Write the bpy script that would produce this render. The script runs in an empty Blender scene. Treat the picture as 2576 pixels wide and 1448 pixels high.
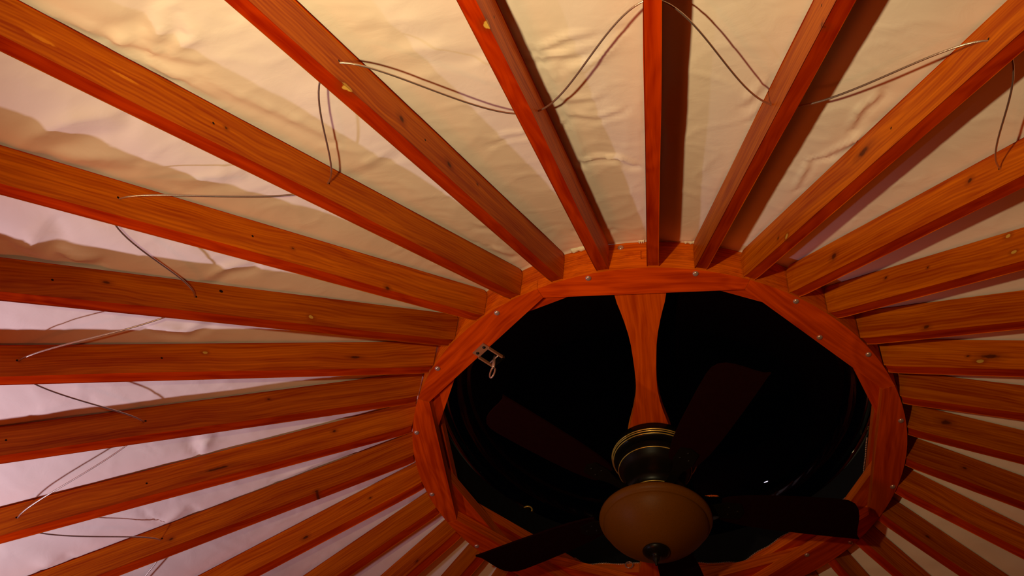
import bpy, bmesh, math, random
import numpy as np
from mathutils import Matrix, Vector

M = 0.914            # outer radius of the roof ring in metres; all plans below are in ring radii
ZR = 4.30            # height of the ring's underside above the floor
SL = 0.573327        # roof pitch (drop per unit of run)
PHI = math.atan(SL)
OFF = -0.3743        # turn of the rafter set, degrees
JOFF = 2.0274        # turn of the ring joints, degrees
HR = 0.155           # ring height
RIN = 0.948          # ring inner corner radius
sc = bpy.context.scene
COL = sc.collection
rng = random.Random(4)

def W(x, y, z):      # plan units, z measured from the ring's underside -> metres
    return Vector((x*M, y*M, ZR + z*M))

# ------------------------------------------------------------------ camera
cd = bpy.data.cameras.new('camera'); cam = bpy.data.objects.new('camera', cd); COL.objects.link(cam)
cd.sensor_fit = 'HORIZONTAL'; cd.sensor_width = 36.0; cd.lens = 36.0*2887.379/2576.0
cd.clip_start = 0.02; cd.clip_end = 100
e, yaw, roll = 0.8827255, -0.1909215, 0.1337809
f3 = Vector((math.sin(yaw)*math.cos(e), math.cos(yaw)*math.cos(e), math.sin(e)))
r3 = Vector((math.cos(yaw), -math.sin(yaw), 0)); u3 = r3.cross(f3)
rv = r3*math.cos(roll) + u3*math.sin(roll); uv = -r3*math.sin(roll) + u3*math.cos(roll)
mw = Matrix((rv, uv, -f3)).transposed().to_4x4(); mw.translation = W(0, -3.519712, -3.232318)
cam.matrix_world = mw
sc.camera = cam

# ------------------------------------------------------------------ world, lamps, exposure
wd = bpy.data.worlds.new('night'); sc.world = wd; wd.use_nodes = True
wd.node_tree.nodes['Background'].inputs[0].default_value = (0.02, 0.03, 0.06, 1)
wd.node_tree.nodes['Background'].inputs[1].default_value = 0.004
def lamp(name, pos, col, power, rad):
    l = bpy.data.lights.new(name, 'POINT'); l.color = col; l.energy = power; l.shadow_soft_size = rad
    o = bpy.data.objects.new(name, l); o.location = W(*pos); COL.objects.link(o); return o
def spot(name, pos, aim, col, power, rad, size):
    l = bpy.data.lights.new(name, 'SPOT'); l.color = col; l.energy = power; l.shadow_soft_size = rad
    l.spot_size = math.radians(size); l.spot_blend = 1.0
    o = bpy.data.objects.new(name, l); o.location = W(*pos); COL.objects.link(o)
    o.rotation_euler = (W(*aim)-W(*pos)).to_track_quat('-Z', 'Y').to_euler(); return o
spot('shaded_lamp_light', (-0.66, -3.01, -2.44), (-0.26, -2.35, -0.6), (1.0, 0.80, 0.43), 172, 0.03, 100)
spot('lilac_lamp_light', (-2.65, -0.72, -2.60), (-2.25, -0.95, -0.6), (1.0, 0.86, 1.12), 108, 0.05, 98)
lamp('red_fill_light', (-1.30, -1.60, -3.00), (1.0, 0.13, 0.015), 30, 0.30)  # added red fill with no stove behind it; reddens undersides and dim liner
sc.view_settings.view_transform = 'Standard'; sc.view_settings.look = 'None'
sc.view_settings.gamma = 1.0; sc.view_settings.use_curve_mapping = False
sc.view_settings.exposure = 0.0

# ------------------------------------------------------------------ materials
def mat(name):
    m = bpy.data.materials.new(name); m.use_nodes = True
    nt = m.node_tree; b = nt.nodes['Principled BSDF']; return m, nt, b
def N(nt, t, **kw):
    n = nt.nodes.new(t)
    for k, v in kw.items(): setattr(n, k, v)
    return n
def mathn(nt, op, a, b=None, c=None, clamp=False):
    n = N(nt, 'ShaderNodeMath', operation=op); n.use_clamp = clamp
    for i, v in enumerate((a, b, c)):
        if v is None: continue
        if isinstance(v, (int, float)): n.inputs[i].default_value = v
        else: nt.links.new(v, n.inputs[i])
    return n.outputs[0]
def mixc(nt, fac, a, b):
    n = N(nt, 'ShaderNodeMix', data_type='RGBA')
    for s, v in ((n.inputs[0], fac), (n.inputs[6], a), (n.inputs[7], b)):
        if isinstance(v, (int, float)): s.default_value = v
        elif isinstance(v, tuple): s.default_value = (*v, 1) if len(v) == 3 else v
        else: nt.links.new(v, s)
    return n.outputs[2]

def wood(name, light, dark, spots=(), rough=0.42, along=(2.2, 55, 55), under=(0.78, 0.26, 0.4)):
    """varnished softwood; grain runs along local X. spots: (x, z, rx, rz, side, kind) in local metres"""
    m, nt, b = mat(name)
    tc = N(nt, 'ShaderNodeTexCoord'); oi = N(nt, 'ShaderNodeObjectInfo')
    off = N(nt, 'ShaderNodeVectorMath', operation='SCALE'); off.inputs[0].default_value = (7.3, 3.1, 5.7)
    nt.links.new(oi.outputs['Random'], off.inputs[3])
    add = N(nt, 'ShaderNodeVectorMath', operation='ADD')
    nt.links.new(tc.outputs['Object'], add.inputs[0]); nt.links.new(off.outputs[0], add.inputs[1])
    # gentle warp so that the grain wanders
    wn = N(nt, 'ShaderNodeTexNoise'); wn.inputs['Scale'].default_value = 2.6; wn.inputs['Detail'].default_value = 2
    nt.links.new(add.outputs[0], wn.inputs['Vector'])
    ws = N(nt, 'ShaderNodeVectorMath', operation='SCALE'); ws.inputs[3].default_value = 0.045
    nt.links.new(wn.outputs['Color'], ws.inputs[0])
    ad2 = N(nt, 'ShaderNodeVectorMath', operation='ADD')
    nt.links.new(add.outputs[0], ad2.inputs[0]); nt.links.new(ws.outputs[0], ad2.inputs[1])
    def streak(sx, det, d=0.0):
        mp = N(nt, 'ShaderNodeMapping'); mp.inputs['Scale'].default_value = sx
        nt.links.new(ad2.outputs[0], mp.inputs[0])
        n = N(nt, 'ShaderNodeTexNoise'); n.inputs['Scale'].default_value = 1.0; n.inputs['Detail'].default_value = det
        n.inputs['Distortion'].default_value = d
        nt.links.new(mp.outputs[0], n.inputs['Vector']); return n.outputs['Fac']
    s1 = streak(along, 3); s2 = streak((along[0]*2.5, along[1]*3.2, along[2]*3.2), 2); s3 = streak((1.0, 9, 9), 2, 0.6)
    # growth rings: sine bands of the warped section
    sp = N(nt, 'ShaderNodeSeparateXYZ'); nt.links.new(ad2.outputs[0], sp.inputs[0])
    band = mathn(nt, 'SINE', mathn(nt, 'MULTIPLY', mathn(nt, 'ADD', sp.outputs[2], mathn(nt, 'MULTIPLY', s3, 0.09)), 520.0))
    g = mathn(nt, 'ADD', mathn(nt, 'MULTIPLY', s1, 0.9), mathn(nt, 'MULTIPLY', s2, 0.35))
    g = mathn(nt, 'ADD', g, mathn(nt, 'MULTIPLY', band, 0.07))
    g = mathn(nt, 'ADD', g, mathn(nt, 'MULTIPLY', s3, 0.5))
    mr = N(nt, 'ShaderNodeMapRange'); mr.inputs[1].default_value = 0.62; mr.inputs[2].default_value = 1.12
    nt.links.new(g, mr.inputs[0])
    col = mixc(nt, mr.outputs[0], dark, light)
    # faces turned up or down take a darker, redder tint
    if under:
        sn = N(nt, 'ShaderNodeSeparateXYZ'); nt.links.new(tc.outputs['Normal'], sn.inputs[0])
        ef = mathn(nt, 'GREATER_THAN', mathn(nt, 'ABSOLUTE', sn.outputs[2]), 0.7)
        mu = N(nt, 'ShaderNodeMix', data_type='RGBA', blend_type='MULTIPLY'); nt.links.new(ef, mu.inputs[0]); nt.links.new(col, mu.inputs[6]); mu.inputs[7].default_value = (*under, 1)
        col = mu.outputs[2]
    # board-to-board tone
    tone = mathn(nt, 'MULTIPLY_ADD', oi.outputs['Random'], 0.36, 0.82)
    hs = N(nt, 'ShaderNodeHueSaturation'); nt.links.new(col, hs.inputs['Color']); nt.links.new(tone, hs.inputs['Value'])
    col = hs.outputs[0]
    if spots:
        so = N(nt, 'ShaderNodeSeparateXYZ'); nt.links.new(tc.outputs['Object'], so.inputs[0])
        jn = N(nt, 'ShaderNodeTexNoise'); jn.inputs['Scale'].default_value = 60; nt.links.new(tc.outputs['Object'], jn.inputs['Vector'])
        for (x, z, rx, rz, side, kind) in spots:
            dx = mathn(nt, 'DIVIDE', mathn(nt, 'SUBTRACT', so.outputs[0], x), rx)
            dz = mathn(nt, 'DIVIDE', mathn(nt, 'SUBTRACT', so.outputs[2], z), rz)
            q2 = mathn(nt, 'ADD', mathn(nt, 'MULTIPLY', dx, dx), mathn(nt, 'MULTIPLY', dz, dz))
            if side:
                dy = mathn(nt, 'DIVIDE', mathn(nt, 'SUBTRACT', so.outputs[1], -side*0.019), 0.012)
                q2 = mathn(nt, 'ADD', q2, mathn(nt, 'MULTIPLY', dy, dy))
            d = mathn(nt, 'SQRT', q2)
            if kind != 'hole': d = mathn(nt, 'ADD', d, mathn(nt, 'MULTIPLY_ADD', jn.outputs[0], 0.9, -0.45))
            def fall(a, bb):
                q = N(nt, 'ShaderNodeMapRange'); q.inputs[1].default_value = a; q.inputs[2].default_value = bb
                q.inputs[3].default_value = 1; q.inputs[4].default_value = 0; nt.links.new(d, q.inputs[0]); return q.outputs[0]
            if kind == 'hole': col = mixc(nt, fall(0.8, 1.0), col, (0.012, 0.003, 0.001))
            elif kind == 'pale':
                col = mixc(nt, mathn(nt, 'MULTIPLY', fall(1.0, 2.4), 0.55), col, (0.22, 0.03, 0.002))
                col = mixc(nt, fall(0.75, 0.95), col, (0.62, 0.36, 0.06))
            elif kind == 'streak': col = mixc(nt, mathn(nt, 'MULTIPLY', fall(0.6, 1.0), 0.8), col, (0.70, 0.22, 0.01))
            else:
                col = mixc(nt, mathn(nt, 'MULTIPLY', fall(0.9, 2.6), 0.5), col, (0.20, 0.025, 0.002))
                col = mixc(nt, mathn(nt, 'MULTIPLY', fall(0.5, 1.0), 0.85), col, (0.07, 0.012, 0.002))
    nt.links.new(col, b.inputs['Base Color'])
    b.inputs['Roughness'].default_value = rough; b.inputs['Specular IOR Level'].default_value = 0.05
    bp = N(nt, 'ShaderNodeBump'); bp.inputs['Strength'].default_value = 0.18; bp.inputs['Distance'].default_value = 0.002
    nt.links.new(s1, bp.inputs['Height']); nt.links.new(bp.outputs[0], b.inputs['Normal'])
    return m

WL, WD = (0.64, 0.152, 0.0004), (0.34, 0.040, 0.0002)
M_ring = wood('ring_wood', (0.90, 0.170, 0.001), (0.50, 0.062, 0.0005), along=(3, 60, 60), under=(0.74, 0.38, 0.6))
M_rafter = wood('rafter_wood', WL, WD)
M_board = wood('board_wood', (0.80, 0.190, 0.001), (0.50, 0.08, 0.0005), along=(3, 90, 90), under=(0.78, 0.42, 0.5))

def simple(name, col, rough=0.5, metal=0.0, spec=0.5, bump=None, coat=0.0):
    m, nt, b = mat(name)
    tc = N(nt, 'ShaderNodeTexCoord'); n = N(nt, 'ShaderNodeTexNoise'); n.inputs['Scale'].default_value = (bump or (40,))[0]
    n.inputs['Detail'].default_value = 3; nt.links.new(tc.outputs['Object'], n.inputs['Vector'])
    c2 = tuple(c*0.72 for c in col)
    nt.links.new(mixc(nt, n.outputs['Fac'], c2, tuple(min(1, c*1.2) for c in col)), b.inputs['Base Color'])
    b.inputs['Roughness'].default_value = rough; b.inputs['Metallic'].default_value = metal
    b.inputs['Specular IOR Level'].default_value = spec; b.inputs['Coat Weight'].default_value = coat
    if bump:
        bp = N(nt, 'ShaderNodeBump'); bp.inputs['Strength'].default_value = bump[1]; bp.inputs['Distance'].default_value = bump[2]
        nt.links.new(n.outputs['Fac'], bp.inputs['Height']); nt.links.new(bp.outputs[0], b.inputs['Normal'])
    return m
M_chrome = simple('bolt_chrome', (0.55, 0.34, 0.26), 0.22, 0.55)
M_steel = simple('cable_steel', (0.62, 0.50, 0.42), 0.32, 0.88, bump=(700, 0.6, 0.0006))
M_bracket = simple('bracket_metal', (0.42, 0.16, 0.07), 0.35, 0.35)
M_bronze = simple('fan_dark_bronze', (0.006, 0.004, 0.002), 0.34, 0.0, 0.16)
M_trim = simple('fan_brass_trim', (0.75, 0.50, 0.10), 0.32, 0.6)
M_blade = simple('fan_blade_walnut', (0.010, 0.0008, 0.0005), 0.65, 0.0, 0.04)
M_bowl = simple('amber_frosted_glass', (0.125, 0.040, 0.0008), 0.45, 0.0, 0.10, bump=(260, 0.25, 0.001))
M_black = simple('black_rubber', (0.004, 0.004, 0.005), 0.7, 0.0, 0.1)
M_floor = wood('floor_wood', (0.16, 0.05, 0.012), (0.08, 0.02, 0.005), along=(1.5, 20, 20), under=None)
M_wall = simple('canvas_wall', (0.22, 0.08, 0.02), 0.8)
M_hem = simple('liner_hem_cream', (0.86, 0.80, 0.60), 0.8, bump=(90, 0.4, 0.003))

# white fabric liner
m, nt, b = mat('liner_fabric'); M_cloth = m
tc = N(nt, 'ShaderNodeTexCoord')
n1 = N(nt, 'ShaderNodeTexNoise'); n1.inputs['Scale'].default_value = 3.0; n1.inputs['Detail'].default_value = 4
n2 = N(nt, 'ShaderNodeTexNoise'); n2.inputs['Scale'].default_value = 11.0; n2.inputs['Detail'].default_value = 6; n2.inputs['Distortion'].default_value = 0.7
n3 = N(nt, 'ShaderNodeTexNoise'); n3.inputs['Scale'].default_value = 420.0
for n in (n1, n2, n3): nt.links.new(tc.outputs['Object'], n.inputs['Vector'])
nt.links.new(mixc(nt, n1.outputs['Fac'], (0.82, 0.735, 0.585), (0.87, 0.755, 0.665)), b.inputs['Base Color'])
b.inputs['Roughness'].default_value = 0.78; b.inputs['Specular IOR Level'].default_value = 0.18
b.inputs['Sheen Weight'].default_value = 0.1
bp = N(nt, 'ShaderNodeBump'); bp.inputs['Strength'].default_value = 0.5; bp.inputs['Distance'].default_value = 0.005
hh = mathn(nt, 'ADD', mathn(nt, 'MULTIPLY', n2.outputs['Fac'], 0.9), mathn(nt, 'MULTIPLY', n3.outputs['Fac'], 0.02))
nt.links.new(hh, bp.inputs['Height']); nt.links.new(bp.outputs[0], b.inputs['Normal'])

# clear dome
m = bpy.data.materials.new('dome_acrylic'); m.use_nodes = True; M_dome = m; nt = m.node_tree
for n in list(nt.nodes): nt.nodes.remove(n)
o_ = N(nt, 'ShaderNodeOutputMaterial'); tr = N(nt, 'ShaderNodeBsdfTransparent'); gl = N(nt, 'ShaderNodeBsdfGlossy'); fr = N(nt, 'ShaderNodeFresnel')
gl.inputs['Roughness'].default_value = 0.012; fr.inputs[0].default_value = 1.28; tr.inputs[0].default_value = (0.9, 0.9, 0.92, 1)
mx = N(nt, 'ShaderNodeMixShader'); nt.links.new(fr.outputs[0], mx.inputs[0]); nt.links.new(tr.outputs[0], mx.inputs[1]); nt.links.new(gl.outputs[0], mx.inputs[2]); nt.links.new(mx.outputs[0], o_.inputs[0])

# ------------------------------------------------------------------ helpers
def link(name, me, m=None, parent=None, mw=None, label=None, cat=None, group=None, kind=None, smooth=False):
    if m is not None and not me.materials: me.materials.append(m)
    o = bpy.data.objects.new(name, me); COL.objects.link(o)
    if parent is not None: o.parent = parent
    if mw is not None: o.matrix_basis = mw
    if smooth:
        for p in me.polygons: p.use_smooth = True
    for k, v in (('label', label), ('category', cat), ('group', group), ('kind', kind)):
        if v: o[k] = v
    return o
def empty(name, loc, rz=0.0, label=None, cat=None, group=None, kind=None):
    o = bpy.data.objects.new(name, None); COL.objects.link(o); o.location = loc; o.rotation_euler = (0, 0, rz)
    o.empty_display_size = 0.1
    for k, v in (('label', label), ('category', cat), ('group', group), ('kind', kind)):
        if v: o[k] = v
    return o
def me_from(bm, name):
    bmesh.ops.recalc_face_normals(bm, faces=bm.faces[:])
    me = bpy.data.meshes.new(name); bm.to_mesh(me); bm.free(); return me
def bevel(bm, w, seg=2, ang=25):
    ed = [x for x in bm.edges if len(x.link_faces) == 2 and x.calc_face_angle(0) > math.radians(ang)]
    bmesh.ops.bevel(bm, geom=ed, offset=w, segments=seg, profile=0.5, affect='EDGES', clamp_overlap=True)
def extrude_poly(pts, axis_fn, a, b_):
    """prism from 2D points; axis_fn(u, v, w) -> Vector, w runs a..b_"""
    bm = bmesh.new(); A = [bm.verts.new(axis_fn(u, v, a)) for u, v in pts]; B = [bm.verts.new(axis_fn(u, v, b_)) for u, v in pts]
    bm.faces.new(A); bm.faces.new(B[::-1]); n = len(pts)
    for i in range(n): bm.faces.new((A[i], A[(i+1) % n], B[(i+1) % n], B[i]))
    return bm
def lathe(prof, seg=72):
    bm = bmesh.new(); rows = []
    for r, z in prof:
        if r < 1e-6: rows.append([bm.verts.new((0, 0, z))])
        else: rows.append([bm.verts.new((r*math.cos(2*math.pi*i/seg), r*math.sin(2*math.pi*i/seg), z)) for i in range(seg)])
    for a, c in zip(rows, rows[1:]):
        for i in range(seg):
            j = (i+1) % seg
            if len(a) == 1 and len(c) == 1: continue
            if len(a) == 1: bm.faces.new((a[0], c[i], c[j]))
            elif len(c) == 1: bm.faces.new((a[i], a[j], c[0]))
            else: bm.faces.new((a[i], a[j], c[j], c[i]))
    return bm
def tube(paths, rad, seg=8, closed=False):
    bm = bmesh.new()
    for P in paths:
        n = len(P); rows = []; up = None
        for i, p in enumerate(P):
            t = ((P[(i+1) % n] - P[i-1]) if closed else (P[min(i+1, n-1)] - P[max(i-1, 0)])).normalized()
            ref = up if up is not None else (Vector((0, 0, 1)) if abs(t.z) < 0.9 else Vector((1, 0, 0)))
            x = (ref - t*ref.dot(t)).normalized(); y = t.cross(x); up = x
            rows.append([bm.verts.new(p + (x*math.cos(2*math.pi*k/seg) + y*math.sin(2*math.pi*k/seg))*rad) for k in range(seg)])
        m_ = n if closed else n-1
        for i in range(m_):
            a, c = rows[i], rows[(i+1) % n]
            for k in range(seg): bm.faces.new((a[k], a[(k+1) % seg], c[(k+1) % seg], c[k]))
        if not closed: bm.faces.new(rows[0]); bm.faces.new(rows[-1][::-1])
    return bm
def RT(azdeg):       # outward and sideways unit vectors at an azimuth counted from the camera's side, leftwards
    t = math.radians(azdeg)
    return Vector((-math.sin(t), -math.cos(t), 0)), Vector((-math.cos(t), math.sin(t), 0))
def pol(azdeg, r, z): R, T = RT(azdeg); return W(R.x*r, R.y*r, z)

# ------------------------------------------------------------------ ceiling: fabric liner over the rafters
def vnoise(x, y, seed):
    xi = np.floor(x).astype(int); yi = np.floor(y).astype(int); xf = x-xi; yf = y-yi
    u = xf*xf*(3-2*xf); v = yf*yf*(3-2*yf)
    def h(a, b_):
        q = np.sin(a*127.1 + b_*311.7 + seed*74.7)*43758.5453; return q-np.floor(q)
    return (h(xi, yi)*(1-u)+h(xi+1, yi)*u)*(1-v)+(h(xi, yi+1)*(1-u)+h(xi+1, yi+1)*u)*v-0.5
STROKES = [([(25.44,2.649),(26.36,2.627),(27.08,2.61)],0.03,0.014),([(24.85,2.611),(25.32,2.568),(26.69,2.564)],0.02,0.012),([(27.65,2.651),(28.43,2.665)],0.02,0.01),([(29.43,2.872),(28.72,2.75),(28.48,2.667),(27.57,2.566),(26.66,2.5)],0.012,0.008),([(29.24,2.655),(28.48,2.482),(28.34,2.378)],0.012,0.008),([(29.05,2.52),(28.48,2.482)],0.01,0.006),([(27.65,2.437),(27.04,2.268),(26.16,2.054)],0.014,0.006),([(39.02,2.613),(36.99,2.596),(35.12,2.56),(33.65,2.512)],0.03,0.014),([(39.08,2.586),(38.29,2.483),(36.88,2.389)],0.02,0.008),([(36.98,2.221),(35.17,2.161),(33.95,2.13)],0.02,0.006),([(8.3,2.106),(6.54,2.11),(5.28,2.102)],0.014,0.008),([(7.58,2.138),(5.41,2.175),(4.03,2.181)],0.014,0.008),([(7.62,1.579),(5.71,1.592),(3.52,1.579),(1.82,1.533)],0.012,0.012),([(15.05,1.778),(13.72,1.795),(11.58,1.783)],0.012,0.005),([(8.32,2.329),(7.7,2.134),(7.57,2.064),(7.11,1.975),(7.48,1.554)],0.008,0.007),([(7.67,1.93),(6.48,1.901),(4.41,1.907)],0.012,0.006),([(6.89,1.835),(4.82,1.811),(2.55,1.84)],0.012,0.006),([(9.7,1.765),(7.79,1.811)],0.012,0.006),([(1.88,2.154),(3.47,2.08),(5.71,2.043)],0.016,0.006),([(-18.03,1.844),(-17.48,1.925),(-17.88,2.009)],0.012,0.01),([(-18.12,1.687),(-19.43,1.784),(-20.4,1.873),(-20.9,1.924)],0.012,0.009),([(-16.68,1.642),(-18.49,1.685)],0.008,0.006),([(-18.01,1.485),(-17.08,1.645)],0.01,0.006),([(-10.13,1.957),(-10.48,2.094)],0.012,0.005),([(-8.19,1.865),(-9.3,1.982)],0.012,0.005),([(-9.09,1.791),(-10.17,1.915)],0.01,0.004),([(49.22,2.376),(47.81,2.364),(48.17,2.275)],0.02,0.012),([(47.72,2.365),(48.43,2.314),(48.04,2.271)],0.015,0.008),([(48.43,1.93),(46.45,1.906),(45.2,1.849)],0.016,0.01),([(47.68,2.47),(47.86,2.431),(46.16,2.429)],0.03,0.014),([(75.59,1.747),(76.78,1.765),(78.15,1.778)],0.02,0.016),([(88.59,2.361),(87.97,2.301)],0.02,0.012),([(86.7,1.969),(88.55,1.938),(87.37,1.862)],0.014,0.012),([(88.17,1.553),(88.87,1.522),(88.33,1.441),(88.24,1.384),(87.98,1.269)],0.01,0.01),([(60.4,0.978),(62.39,0.844)],0.01,0.01),([(40.35,1.61),(39.85,1.526)],0.01,0.006),([(24.91,1.382),(21.73,1.285)],0.012,0.006),([(12.61,1.136),(7.69,1.117)],0.012,0.008),([(27.44,1.216),(26.62,1.118)],0.012,0.008),([(27.53,1.895),(23.92,1.897)],0.02,0.005),([(16.81,2.244),(14.58,2.237),(12.73,2.199)],0.03,0.005),([(15.74,2.359),(13.42,2.333)],0.03,0.004),([(22.24,2.516),(22.1,2.352)],0.04,0.006),([(42.17,2.15),(40.11,2.083)],0.02,0.006),([(68.01,2.282),(66.48,2.161)],0.02,0.006),([(56.39,2.012),(56.86,1.9),(54.8,1.858)],0.015,0.01)]
th = []
for k in range(36):
    kk = k if k <= 18 else k-36
    n = 30 if -5 <= kk <= 12 else 9
    th += [10*(k+i/n)+OFF for i in range(n)]
th = np.array(th); nth = len(th)
rr = np.concatenate([np.array([0.985]), np.arange(1.0, 3.1, 0.0125), np.linspace(3.12, 5.02, 20)])
TH, RR = np.meshgrid(th, rr, indexing='ij')
u = ((TH-OFF)/10) % 1.0; kb = np.floor((TH-OFF)/10)
tha = (TH+180) % 360-180
X = np.radians(tha)*RR
edge = np.sin(np.pi*u)**0.6
D = np.zeros_like(X)                                # metres-ish, plan units, positive = towards the room
D += 0.010*np.sin(np.pi*u)*np.clip(RR-1.0, 0, 1)   # slight belly between the rafters
D += edge*0.016*vnoise(X*3.1+9, RR*2.2, 1)
D += edge*0.008*vnoise(X*9, RR*5, 2)
wx = X + 0.15*vnoise(X*4, RR*4, 5)
rid = 1-np.abs(vnoise(wx*7+RR*3, RR*8-X*4, 3))*2
D += edge*0.0022*rid**8
rid = 1-np.abs(vnoise(wx*4-RR*9+31, RR*5+X*6, 4))*2
D += edge*0.0035*rid**10
# puckers where the liner is pulled tight beside the rafters and at the ring
near = np.exp(-((1-u)*np.radians(10)*RR/0.05)**1.0) + np.exp(-(u*np.radians(10)*RR/0.04))
D += 0.0045*near*vnoise(X*6, RR*17+kb*3.3, 7)
D += 0.008*np.exp(-(RR-1.0)/0.05)*vnoise(X*22, RR*6, 8)
for pts, w, amp in STROKES:
    cx = np.mean([q[0] for q in pts]); sel = np.abs(tha-cx) < 18
    best = np.full(X[sel].shape, 9.0); xs, ys = X[sel], RR[sel]
    P = [(math.radians(a)*r, r) for a, r in pts]; L = sum(math.dist(P[i], P[i+1]) for i in range(len(P)-1)); acc = 0; tt = np.zeros_like(best); sd = np.zeros_like(best)
    for i in range(len(P)-1):
        (x0, y0), (x1, y1) = P[i], P[i+1]; l = math.dist(P[i], P[i+1]) + 1e-9
        t_ = np.clip(((xs-x0)*(x1-x0)+(ys-y0)*(y1-y0))/l**2, 0, 1)
        d = np.hypot(xs-x0-t_*(x1-x0), ys-y0-t_*(y1-y0)); s_ = np.sign((xs-x0)*(y1-y0)-(ys-y0)*(x1-x0))
        q = d < best; best = np.where(q, d, best); tt = np.where(q, (acc+t_*l)/L, tt); sd = np.where(q, s_, sd); acc += l
    prof = np.exp(-(best/w)**2)*(0.35+0.65*np.sin(np.pi*np.clip(tt, 0, 1)))
    D[sel] += amp*1.5*prof*np.where(sd > 0, 1.0, 0.55) - amp*0.45*1.5*np.exp(-((best-1.8*w)/w)**2)*(sd < 0)
gap = 0.006+0.0*RR
clear = np.minimum(u, 1-u)*np.radians(10)*RR        # sideways distance from the rafter's middle line
Dmax = np.where(clear < 0.030, 0.003, 0.05)
D = np.minimum(D, Dmax)
Z = HR - SL*(RR-1.0) - D + 0.001
Z[:, 0] = HR + 0.001
Z[:, 1] = HR + 0.001
xx = -np.sin(np.radians(TH))*RR*M; yy = -np.cos(np.radians(TH))*RR*M; zz = ZR + Z*M
verts = np.stack([xx, yy, zz], -1).reshape(-1, 3); nr = len(rr)
I, J = np.meshgrid(np.arange(nth), np.arange(nr-1), indexing='ij'); I2 = (I+1) % nth
faces = np.stack([I*nr+J, I*nr+J+1, I2*nr+J+1, I2*nr+J], -1).reshape(-1, 4)
me = bpy.data.meshes.new('ceiling'); me.vertices.add(len(verts)); me.vertices.foreach_set('co', verts.ravel())
me.loops.add(faces.size); me.loops.foreach_set('vertex_index', faces.ravel())
me.polygons.add(len(faces)); me.polygons.foreach_set('loop_start', np.arange(0, faces.size, 4)); me.polygons.foreach_set('loop_total', np.full(len(faces), 4))
me.update(calc_edges=True); me.validate()
link('ceiling', me, M_cloth, kind='structure', smooth=True, label='creased white fabric liner stretched over the tops of the rafters')

# wall and floor of the round tent (out of the picture, they close the room)
RW = 5.0*M; ZW = ZR + (HR - SL*4.0)*M
me = me_from(lathe([(RW, 0.0), (RW, ZW), (RW+0.04, ZW), (RW+0.04, 0.0), (RW, 0.0)], 96), 'wall_round'); link('wall_round', me, M_wall, kind='structure', smooth=True)
me = me_from(lathe([(0.0, 0.0), (RW+0.04, 0.0), (RW+0.04, -0.06), (0.0, -0.06)], 96), 'floor'); link('floor', me, M_floor, kind='structure')

ceil = bpy.data.objects['ceiling']
for a0, a1, h in ((12.6, 17.0, .012), (1.4, 2.6, .016), (-6.9, -9.6, .010), (33.4, 35.4, .014), (24.6, 26.2, .008)):
    bm = bmesh.new(); rows = []
    for i in range(9):
        a = a0+(a1-a0)*i/8; q = 0.5+0.5*math.sin(i*2.1+a0)
        rows.append([bm.verts.new(pol(a, r_, z_)) for r_, z_ in ((.9975, HR-0.006-h*0.6*q), (1.004, HR-0.004-h*0.4*q), (1.012+h*.3*q, HR-0.008), (1.012, HR-0.003), (.9975, HR-0.0005))])
    for A_, B_ in zip(rows, rows[1:]):
        for k in range(5): bm.faces.new((A_[k], A_[(k+1) % 5], B_[(k+1) % 5], B_[k]))
    bm.faces.new(rows[0]); bm.faces.new(rows[-1][::-1])
    link('hem_flap', me_from(bm, 'hem_flap'), M_hem, ceil, smooth=True, label='frayed cream hem of the liner at the ring')

# ------------------------------------------------------------------ roof ring: three staggered layers of eight pieces
ring = empty('roof_ring', W(0, 0, 0), label='octagonal layered wooden ring around the dark skylight where all rafters meet', cat='ring')
LAY = [(0.0, 0.0513, 22.5), (0.0523, 0.1030, 0.0), (0.1040, HR, 22.5)]
for li, (z0, z1, ph) in enumerate(LAY):
    for s in range(8):
        a0, a1 = JOFF+ph+45*s+0.05, JOFF+ph+45*(s+1)-0.05; am = (a0+a1)/2
        Rm, Tm = RT(am)
        def loc(a, r):
            R, T = RT(a); p = R*r; return (p.dot(Tm)*M, p.dot(Rm)*M)
        nn = 14
        outer = [loc(a0+(a1-a0)*i/nn, 0.9935+0.001*(li == 0)) for i in range(nn+1)]
        pts = [loc(a0, RIN), loc(a1, RIN)] + outer[::-1]
        # local frame: X = tangential (along the grain), Y = outward, Z = up
        bm = extrude_poly(pts, lambda uu, v, w: Vector((uu, v, w)), z0*M, z1*M)
        ed = [x for x in bm.edges if len(x.link_faces) == 2 and x.calc_face_angle(0) > math.radians(25)]
        bmesh.ops.bevel(bm, geom=ed, offset=0.0022, segments=2, profile=0.5, affect='EDGES', clamp_overlap=True)
        me = me_from(bm, 'ring_segment')
        mwl = Matrix((Tm, Rm, Vector((0, 0, 1)))).transposed()
        if mwl.determinant() < 0:    # keep a proper rotation: flip the along-grain axis
            for v in me.vertices: v.co.x = -v.co.x
            me.flip_normals(); mwl = Matrix((-Tm, Rm, Vector((0, 0, 1)))).transposed()
        link('ring_segment', me, M_ring, ring, mwl.to_4x4())
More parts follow.
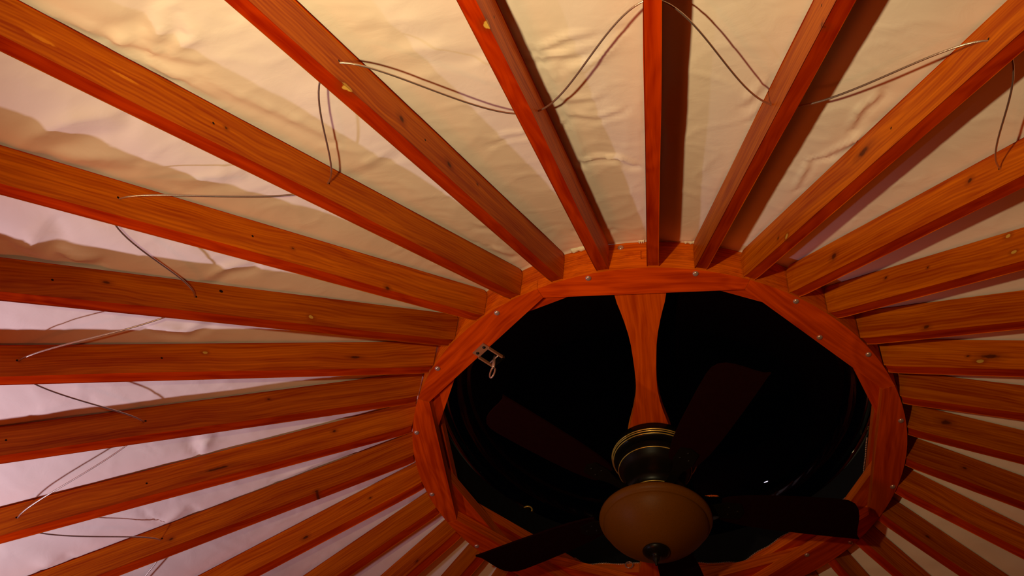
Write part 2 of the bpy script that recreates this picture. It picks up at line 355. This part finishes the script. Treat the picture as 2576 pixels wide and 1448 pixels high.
# dome-headed bolts
def bolt_mesh(r=0.0105, h=0.006):
    bm = lathe([(0, -h), (r*0.45, -h*0.93), (r*0.75, -h*0.7), (r*0.95, -h*0.3), (r, 0), (r*0.5, 0.006), (0, 0.006)], 20)
    return me_from(bm, 'bolt')
bme = bolt_mesh(); bme.materials.append(M_chrome)
for p in bme.polygons: p.use_smooth = True
for i in range(16):
    az = 13.27+22.5*i
    R, T = RT(az); o = link('bolt', bme, None, ring, Matrix.Translation(R*0.977*M))
for az, r in ((-42.85, 0.897), (-132.6, 0.890)):
    R, T = RT(az); link('bolt', bme, None, ring, Matrix.Translation(R*r*M))
for az in (6.3, 96.3, -83.7):
    R, T = RT(az); o = link('bolt', bme, None, ring, Matrix.Translation(R*0.9945*M+Vector((0, 0, 0.128*M))) @ (-R).to_track_quat('Z', 'Y').to_matrix().to_4x4())

# ------------------------------------------------------------------ rafters
JIT = {-10:(.0012,.012),-9:(-.0044,.02),-8:(-.0024,.0165),-7:(-.0004,.0148),-6:(.0039,-.0094),-5:(-.0018,-.0045),-4:(-.0016,-.0011),-3:(-.0024,.0075),-2:(.0039,-.0015),-1:(.0066,-.0068),0:(.0006,.0025),1:(.0051,-.0072),2:(.0017,.0002),3:(.004,-.003),4:(.0024,-.0037),5:(.0014,.0019),6:(-.002,-.0029),7:(.0023,-.0069),8:(.0049,.0006),9:(.0082,-.0132),10:(.0018,0),11:(-.0008,0)}
HW = 0.02082; DV = 0.143; LEN = 4.0
c_, s_ = math.cos(PHI), math.sin(PHI)
def lc(r, h):        # run and height above the underside -> local (x along, z up from the underside)
    return ((r-1)/c_*1.0*M - h*s_*M, h*c_*M)
def rafter_mesh(seed=0):
    q = random.Random(seed)
    pts = [lc(1.0, 0.004), lc(1.0, DV*0.80)]
    for i in range(1, 5):
        a = math.pi/2*i/4; pts.append(lc(1.0+0.026*(1-math.cos(a)), DV*0.80+DV*0.20*math.sin(a)))
    pts += [lc(1.0+LEN, DV), lc(1.0+LEN, 0), lc(1.035, 0.0)]
    bm = extrude_poly(pts, lambda uu, v, w: Vector((uu, w, v)), -HW*M, HW*M)
    # cut the length into bays so that the beam can bow very slightly
    for r in [1.5+0.5*i for i in range(7)]:
        x0 = lc(r, 0)[0]
        bmesh.ops.bisect_plane(bm, geom=bm.verts[:]+bm.edges[:]+bm.faces[:], plane_co=(x0, 0, 0), plane_no=(1, 0, 0))
    bm.normal_update()
    ed = [x for x in bm.edges if len(x.link_faces) == 2 and x.calc_face_angle(0) > math.radians(25)]
    bmesh.ops.bevel(bm, geom=ed, offset=0.0024, segments=2, profile=0.5, affect='EDGES', clamp_overlap=True)
    return me_from(bm, 'rafter')
plain = rafter_mesh(); plain.materials.append(M_rafter)
def sp(r, h, rx, rz, side, kind): x, z = lc(r, h); return (x, z, rx, rz, side, kind)
HOLES = [sp(1.937, 0.073, 0.0042, 0.0042, 0, 'hole'), sp(2.337, 0.073, 0.0042, 0.0042, 0, 'hole')]
SPOTS = {
 1: [sp(2.360, 0.0, .017, .010, -1, 'pale')],
 2: [sp(2.280, 0.004, .026, .006, -1, 'pale'), sp(1.804, .063, .014, .010, -1, 'knot'), sp(2.057, .071, .014, .010, -1, 'knot'), sp(1.64, .09, .006, .004, -1, 'knot')],
 3: [sp(2.789, .056, .040, .006, -1, 'streak'), sp(2.589, .073, .045, .005, -1, 'streak'), sp(2.30, .080, .006, .005, -1, 'knot')],
 4: [sp(1.426, .005, .010, .008, -1, 'knot'), sp(1.80, .07, .006, .004, -1, 'knot')],
 5: [sp(1.871, .114, .007, .006, -1, 'hole'), sp(1.554, .037, .010, .008, -1, 'pale'), sp(2.2, .09, .012, .006, -1, 'knot')],
 6: [sp(1.812, .098, .009, .006, -1, 'pale'), sp(1.3, .06, .02, .006, -1, 'knot')],
 7: [sp(1.55, .10, .008, .005, -1, 'knot')],
 8: [sp(1.70, .05, .05, .006, -1, 'knot'), sp(1.30, .09, .008, .006, -1, 'knot')],
 9: [sp(1.367, .004, .008, .008, 0, 'knot'), sp(1.9, .05, .009, .006, -1, 'knot')],
 10: [sp(1.476, .036, .012, .008, -1, 'knot'), sp(1.22, .07, .006, .005, -1, 'knot')],
 12: [sp(1.20, .03, .009, .007, -1, 'knot')],
 0: [sp(2.4, .05, .008, .006, 1, 'knot')],
 -1: [sp(2.314, .006, .009, .007, 1, 'knot')],
 -2: [sp(1.323, .012, .010, .009, 1, 'pale'), sp(1.27, .04, .006, .006, 1, 'knot'), sp(1.8, .08, .03, .012, 1, 'knot')],
 -3: [sp(1.838, .088, .010, .008, 1, 'knot'), sp(1.25, .07, .014, .012, 1, 'knot')],
 -4: [sp(1.702, .047, .010, .006, 1, 'pale'), sp(1.706, .128, .010, .008, 1, 'pale'), sp(1.42, .09, .005, .005, 1, 'knot'), sp(1.26, .10, .006, .006, 1, 'knot')],
 -5: [sp(1.243, .020, .011, .008, 1, 'knot')],
 -6: [sp(1.323, .035, .014, .008, 1, 'pale'), sp(1.29, .06, .006, .005, 1, 'knot'), sp(1.36, .06, .03, .01, 1, 'knot')],
 -8: [sp(1.141, .084, .020, .013, 1, 'knot')],
 -9: [sp(1.21, .07, .010, .007, 1, 'knot')],
 -11: [sp(1.19, .05, .010, .006, 1, 'knot')],
}
ordn = ['', 'first', 'second', 'third', 'fourth', 'fifth', 'sixth', 'seventh', 'eighth', 'ninth', 'tenth', 'eleventh', 'twelfth', 'thirteenth', 'fourteenth']
EXTRA = {1: 'with a pale chipped knot on its edge', 2: 'with a pale chipped corner and ring knots', 3: 'broad, with two pale resin streaks', 4: 'with fine straight grain',
 5: 'with a pale oval knot near the ring', 6: 'lying almost level across the picture', 7: 'above a fold of lilac fabric', 8: 'with dark flecks along its side', 9: 'with a black notch on its lower edge',
 10: 'with a swirly brown knot', 11: 'running to the lower left', 12: 'with a small dark knot', 13: 'cut off by the bottom edge', 14: 'behind the blade tip',
 -1: 'bright orange on its left face', -2: 'with a small pale chip near the ring', -3: 'bright orange and lightly knotted', -4: 'with a pale patch on its upper edge', -5: 'with one dark ring knot',
 -6: 'with a cluster of pale knots', -7: 'dark red and plain', -8: 'with a swirling knot by the ring', -9: 'with an orange lower edge', -10: 'deep in shadow', -11: 'dark, over a strip of pale fabric', -12: 'dark, beyond the black fan blade', -13: 'mostly hidden by the ring', -14: 'at the bottom right'}
spotmats = {}
for k in range(-17, 19):
    a, b2 = JIT.get(k, (rng.uniform(-.003, .003), rng.uniform(-.006, .006)))
    R, T = RT(10*k+OFF)
    sps = list(SPOTS.get(k, [])) + (HOLES if -4 <= k <= 11 else [])
    if sps:
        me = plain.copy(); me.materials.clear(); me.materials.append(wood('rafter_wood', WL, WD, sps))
    else: me = plain
    if k == 0: lab = 'upright wooden rafter running straight up from the ring to the top edge'; 
    elif abs(k) <= 14: lab = '%s rafter %s of the upright one, %s' % (ordn[abs(k)], 'left' if k > 0 else 'right', EXTRA[k])
    else: lab = 'wooden rafter on the far side of the ring, below the picture edge'; grp = 'rafters beyond the ring, out of the picture'
    ang = b2
    if abs(k) <= 14: grp = 'rafters fanning out from the roof ring'
    xa = (R*c_ + Vector((0, 0, -s_))); xa = (xa + T*ang*c_).normalized()
    ya = T if True else T
    ya = (ya - xa*ya.dot(xa)).normalized(); za = xa.cross(ya)
    if za.z < 0: ya = -ya; za = -za
    # ya = -T or +T ; local +Y should be the side facing azimuth decreasing/increasing consistently
    mm = Matrix((xa, ya, za)).transposed().to_4x4(); mm.translation = W(*(R*1.0+T*a)[:2], 0)
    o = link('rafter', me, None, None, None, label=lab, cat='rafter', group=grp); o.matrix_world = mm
    if k == 0: YSIGN = 1 if ya.dot(T) > 0 else -1
print('YSIGN', YSIGN)

# ------------------------------------------------------------------ steel cable threaded zigzag through holes in the rafters
def hole(k):
    r = 2.337 if k % 2 == 0 else 1.937
    a, b2 = JIT.get(k, (0, 0)); R, T = RT(10*k+OFF)
    return R*r + T*(a+b2*(r-1)) + Vector((0, 0, 0.073-SL*(r-1))), T
path = []
for k in range(-17, 19):
    p0, T0 = hole(k); p1, T1 = hole(k+1 if k < 18 else -17)
    wob = rng.uniform(0.85, 1.1)
    t0, t1 = T0, T1; L = (p1-p0).length*0.62*wob
    for i in range(24):
        t = i/24; h00 = 2*t**3-3*t*t+1; h10 = t**3-2*t*t+t; h01 = -2*t**3+3*t*t; h11 = t**3-t*t
        q = p0*h00 + t0*L*h10 + p1*h01 + t1*L*h11; q.z -= 0.022*math.sin(math.pi*t)
        path.append(W(q.x, q.y, q.z))
me = me_from(tube([path], 0.0025, 8, True), 'steel_cable')
link('steel_cable', me, M_steel, smooth=True, label='thin twisted steel cable strung zigzag through the holes of the rafters', cat='cable')

# second, finer wire lying along the inner top edge of the ring
pts = []
for i in range(60):
    az = -92 - (360-92-135)*0+(-1)*i*1.9
    a = (az-JOFF-22.5) % 45 - 22.5
    r = RIN*math.cos(math.radians(22.5))/math.cos(math.radians(a)) - 0.006
    pts.append(pol(az, r, 0.150+0.004*math.sin(i*1.3)))
W2 = tube([pts], 0.0014, 6)
for i in range(len(pts)-1):
    for j in range(3):
        bmesh.ops.create_icosphere(W2, subdivisions=1, radius=0.0034, matrix=Matrix.Translation(pts[i].lerp(pts[i+1], j/3)))
me = me_from(W2, 'dome_wire'); dw = link('dome_wire', me, M_chrome, smooth=True, label='thin glinting wire along the inner top edge of the ring', cat='wire')
R, T = RT(172.0)
rp = [pol(172, 0.868, 0.150) + Vector((0.016*math.cos(2*math.pi*i/16), 0, 0.016*math.sin(2*math.pi*i/16)-0.018)) for i in range(16)]
link('wire_ring', me_from(tube([rp], 0.003, 8, True), 'wire_ring'), M_chrome, dw, smooth=True)

# ------------------------------------------------------------------ latch bracket with hanging hook on the left side of the ring
lb = empty('latch_bracket', pol(46.8, 0.89, 0), label='small metal latch bracket with a hanging hook, screwed under the ring left of the dome', cat='bracket')
Rb, Tb = RT(46.8)
def Lb(t, r, z): return Tb*(t*M) + Rb*((r-0.89)*M) + Vector((0, 0, z*M))
def boxl(t0, t1, r0, r1, z0, z1, bev=0.001):
    bm = extrude_poly([(t0, r0), (t1, r0), (t1, r1), (t0, r1)], lambda uu, v, w: Lb(uu, v, w), z0, z1); bevel(bm, bev); return bm
link('plate', me_from(boxl(-0.034, 0.034, 0.875, 0.907, -0.004, 0), 'plate'), M_bracket, lb)
for t in (-0.020, 0.020):
    me = me_from(lathe([(0, -0.004), (0.003, -0.0038), (0.0055, -0.002), (0.006, 0), (0, 0.003)], 16), 'screw')
    link('screw', me, M_bronze, lb, Matrix.Translation(Lb(t, 0.892, -0.004)), smooth=True)
for t in (-0.034, 0.029): link('arm', me_from(boxl(t, t+0.006, 0.803, 0.878, -0.012, 0.0, 0.0006), 'arm'), M_bracket, lb)
link('crossbar', me_from(boxl(-0.034, 0.035, 0.803, 0.811, -0.012, 0.010, 0.0006), 'crossbar'), M_bronze, lb)
cyl = tube([[Lb(0.0, 0.826, 0.012), Lb(0.0, 0.826, -0.052)]], 0.0055, 12)
link('pin', me_from(cyl, 'pin'), M_chrome, lb, smooth=True)
link('pin_axle', me_from(tube([[Lb(-0.030, 0.826, -0.004), Lb(0.030, 0.826, -0.004)]], 0.0028, 10), 'pin_axle'), M_chrome, lb, smooth=True)
hk = [Lb(0, 0.826, -0.050)] + [Lb(0.016*math.sin(a)*1.0, 0.826, -0.078 + 0.028*math.cos(a)*-1*-1) for a in [i*math.pi/10 for i in range(0, 17)]]
link('hook', me_from(tube([hk], 0.0034, 8), 'hook'), M_chrome, lb, smooth=True)

# ------------------------------------------------------------------ skylight: black curb and clear dome
dm = empty('skylight_dome', W(0, 0, HR), label='clear acrylic dome over the ring with night sky behind', cat='skylight')
def mz(prof, seg=96):
    return me_from(lathe([(r*M, z*M) for r, z in prof], seg), 'part')
link('curb', mz([(0.955, 0.0015), (0.955, 0.20), (0.985, 0.20), (0.985, 0.0015), (0.955, 0.0015)]), M_black, dm, smooth=False, label='black rubber-lined curb of the dome')
prof = [(0.98*math.cos(a), 0.20+0.42*math.sin(a)) for a in [math.pi/2*i/28 for i in range(29)]]; prof[-1] = (0, prof[-1][1])
link('dome_shell', mz(prof, 128), M_dome, dm, smooth=True)
# small eye hook on the curb
eh = [pol(140.5, 0.948, 0.345) - W(0, 0, HR) + Vector((0.020*math.cos(a), 0, 0.020*math.sin(a))) for a in [math.radians(-20+18*i) for i in range(13)]]
link('eye_hook', me_from(tube([eh], 0.0035, 8), 'eye_hook'), M_trim, dm, smooth=True)

# ------------------------------------------------------------------ hourglass board across the ring
Rb, Tb = RT(JOFF)
half = [(0.930, .070), (0.905, .085), (0.875, .093), (0.83, .0945), (0.79, .088), (0.75, .078), (0.70, .067), (0.64, .056), (0.58, .0485), (0.52, .045), (0.46, .042), (0.40, .0405), (0.34, .042), (0.28, .049), (0.22, .060), (0.17, .072), (0.12, .084), (0.06, .094), (0, .098)]
right = half + [(-r, w) for r, w in half[-2::-1]]
pts = [(r, w) for r, w in right] + [(r, -w) for r, w in right[::-1]]
mwb = Matrix((Rb, Tb, Rb.cross(Tb))).transposed().to_4x4()
sgn = 1 if Rb.cross(Tb).z > 0 else -1
bm = extrude_poly([(r*M, (w+0.0115)*M) for r, w in pts], lambda uu, v, w: Vector((uu, v, w*sgn)), 0.0535*M, 0.094*M)
bevel(bm, 0.003)
mwb.translation = W(0, 0, 0)
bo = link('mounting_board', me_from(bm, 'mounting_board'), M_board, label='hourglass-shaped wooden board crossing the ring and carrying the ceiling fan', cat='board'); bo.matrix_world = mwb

# ------------------------------------------------------------------ ceiling fan
fan = empty('ceiling_fan', W(0.004, 0, 0.0525), label='dark bronze ceiling fan with amber glass bowl hanging under the board', cat='ceiling fan')
fz = lambda z: (z-0.0525)
def fpart(name, prof, m, seg=72, parent=fan, label=None, mwx=None):
    return link(name, me_from(lathe([(r*M, fz(z)*M) for r, z in prof], seg), name), m, parent, mwx, smooth=True, label=label)
fpart('canopy', [(0, .0525), (.150, .0525), (.168, .045), (.170, .012), (.166, -.008), (.160, -.014), (.150, -.016), (0, -.016)], M_bronze)
for r, z in ((.1740, .006), (.1725, -.003), (.1675, -.011)):
    c = [Vector((r*M*math.cos(2*math.pi*i/72), r*M*math.sin(2*math.pi*i/72), fz(z)*M)) for i in range(72)]
    link('trim_ring', me_from(tube([c], 0.0022, 8, True), 'trim_ring'), M_trim, fan, smooth=True, label='thin brass trim line')
fpart('motor_housing', [(0, -.0165), (.138, -.0165), (.147, -.030), (.149, -.052), (.143, -.066), (.130, -.078), (.122, -.10), (.118, -.13), (.121, -.155), (.126, -.175), (.120, -.200), (.100, -.212), (0, -.212)], M_bronze)
for r, z in ((.1460, -.064), (.1085, -.2090)):
    c = [Vector((r*M*math.cos(2*math.pi*i/72), r*M*math.sin(2*math.pi*i/72), fz(z)*M)) for i in range(72)]
    link('trim_ring', me_from(tube([c], 0.0020, 8, True), 'trim_ring'), M_trim, fan, smooth=True, label='thin brass trim line')
fpart('light_fitter', [(0, -.2125), (.085, -.2125), (.088, -.23), (.080, -.245), (.092, -.262), (.12, -.275), (.13, -.290), (.12, -.2935), (0, -.2935)], M_bronze)
bowl = fpart('light_bowl', [(.06, -.294), (.196, -.300), (.210, -.304), (.2175, -.311), (.2185, -.320), (.2150, -.329), (.2080, -.336), (.2025, -.339), (.2010, -.3415), (.2020, -.344), (.2010, -.350), (.192, -.364), (.177, -.382), (.158, -.400), (.136, -.417), (.112, -.433), (.088, -.447), (.064, -.457), (.038, -.4635), (.0, -.465)], M_bowl, 96, label='amber frosted glass bowl, unlit')
fpart('finial', [(0, -.4655), (.046, -.462), (.052, -.466), (.050, -.472), (.040, -.480), (.024, -.487), (.014, -.492), (.015, -.500), (.012, -.510), (.006, -.516), (.004, -.530), (0, -.532)], M_bronze, 40)
# blades
zb = -0.235
bp_ = []
x0, x1 = 0.255, 0.800
bp_ = [(x0, -.050), (x0+.02, -.062), (.35, -.078), (.45, -.088), (.60, -.096), (.70, -.098), (.735, -.094), (.762, -.080), (.779, -.056), (.788, -.025), (.792, .010), (.794, .045), (.799, .078), (.812, .098), (.795, .0955), (.70, .094), (.60, .091), (.45, .084), (.35, .075), (x0+.02, .060), (x0, .050)]
bmb = extrude_poly([(x*M, y*M) for x, y in bp_], lambda uu, v, w: Vector((uu, v, w)), 0, 0.008); bevel(bmb, 0.0015)
blade_me = me_from(bmb, 'blade'); blade_me.materials.append(M_blade)
iron = extrude_poly([(x*M, y*M) for x, y in [(.100, -.022), (.16, -.016), (.22, -.020), (.27, -.040), (.33, -.038), (.345, 0), (.33, .038), (.27, .040), (.22, .020), (.16, .016), (.100, .022)]], lambda uu, v, w: Vector((uu, v, w)), -0.006, -0.0005); bevel(iron, 0.001)
iron_me = me_from(iron, 'blade_iron'); iron_me.materials.append(M_bronze)
scr = bolt_mesh(0.005, 0.003); scr.materials.append(M_bronze)
for az in (149.5, 221.0, 293.0, 6.5, 77.5):
    mwx = Matrix.Translation((0, 0, fz(zb)*M)) @ Matrix.Rotation(math.radians(az), 4, 'Z') @ Matrix.Rotation(math.radians(-7), 4, 'X')
    bl = link('blade', blade_me, None, fan, mwx)
    ir = link('blade_iron', iron_me, None, bl)
    for x, y in ((.285, .018), (.285, -.018), (.32, 0)): link('screw', scr, None, bl, Matrix.Translation((x*M, y*M, -0.006)))
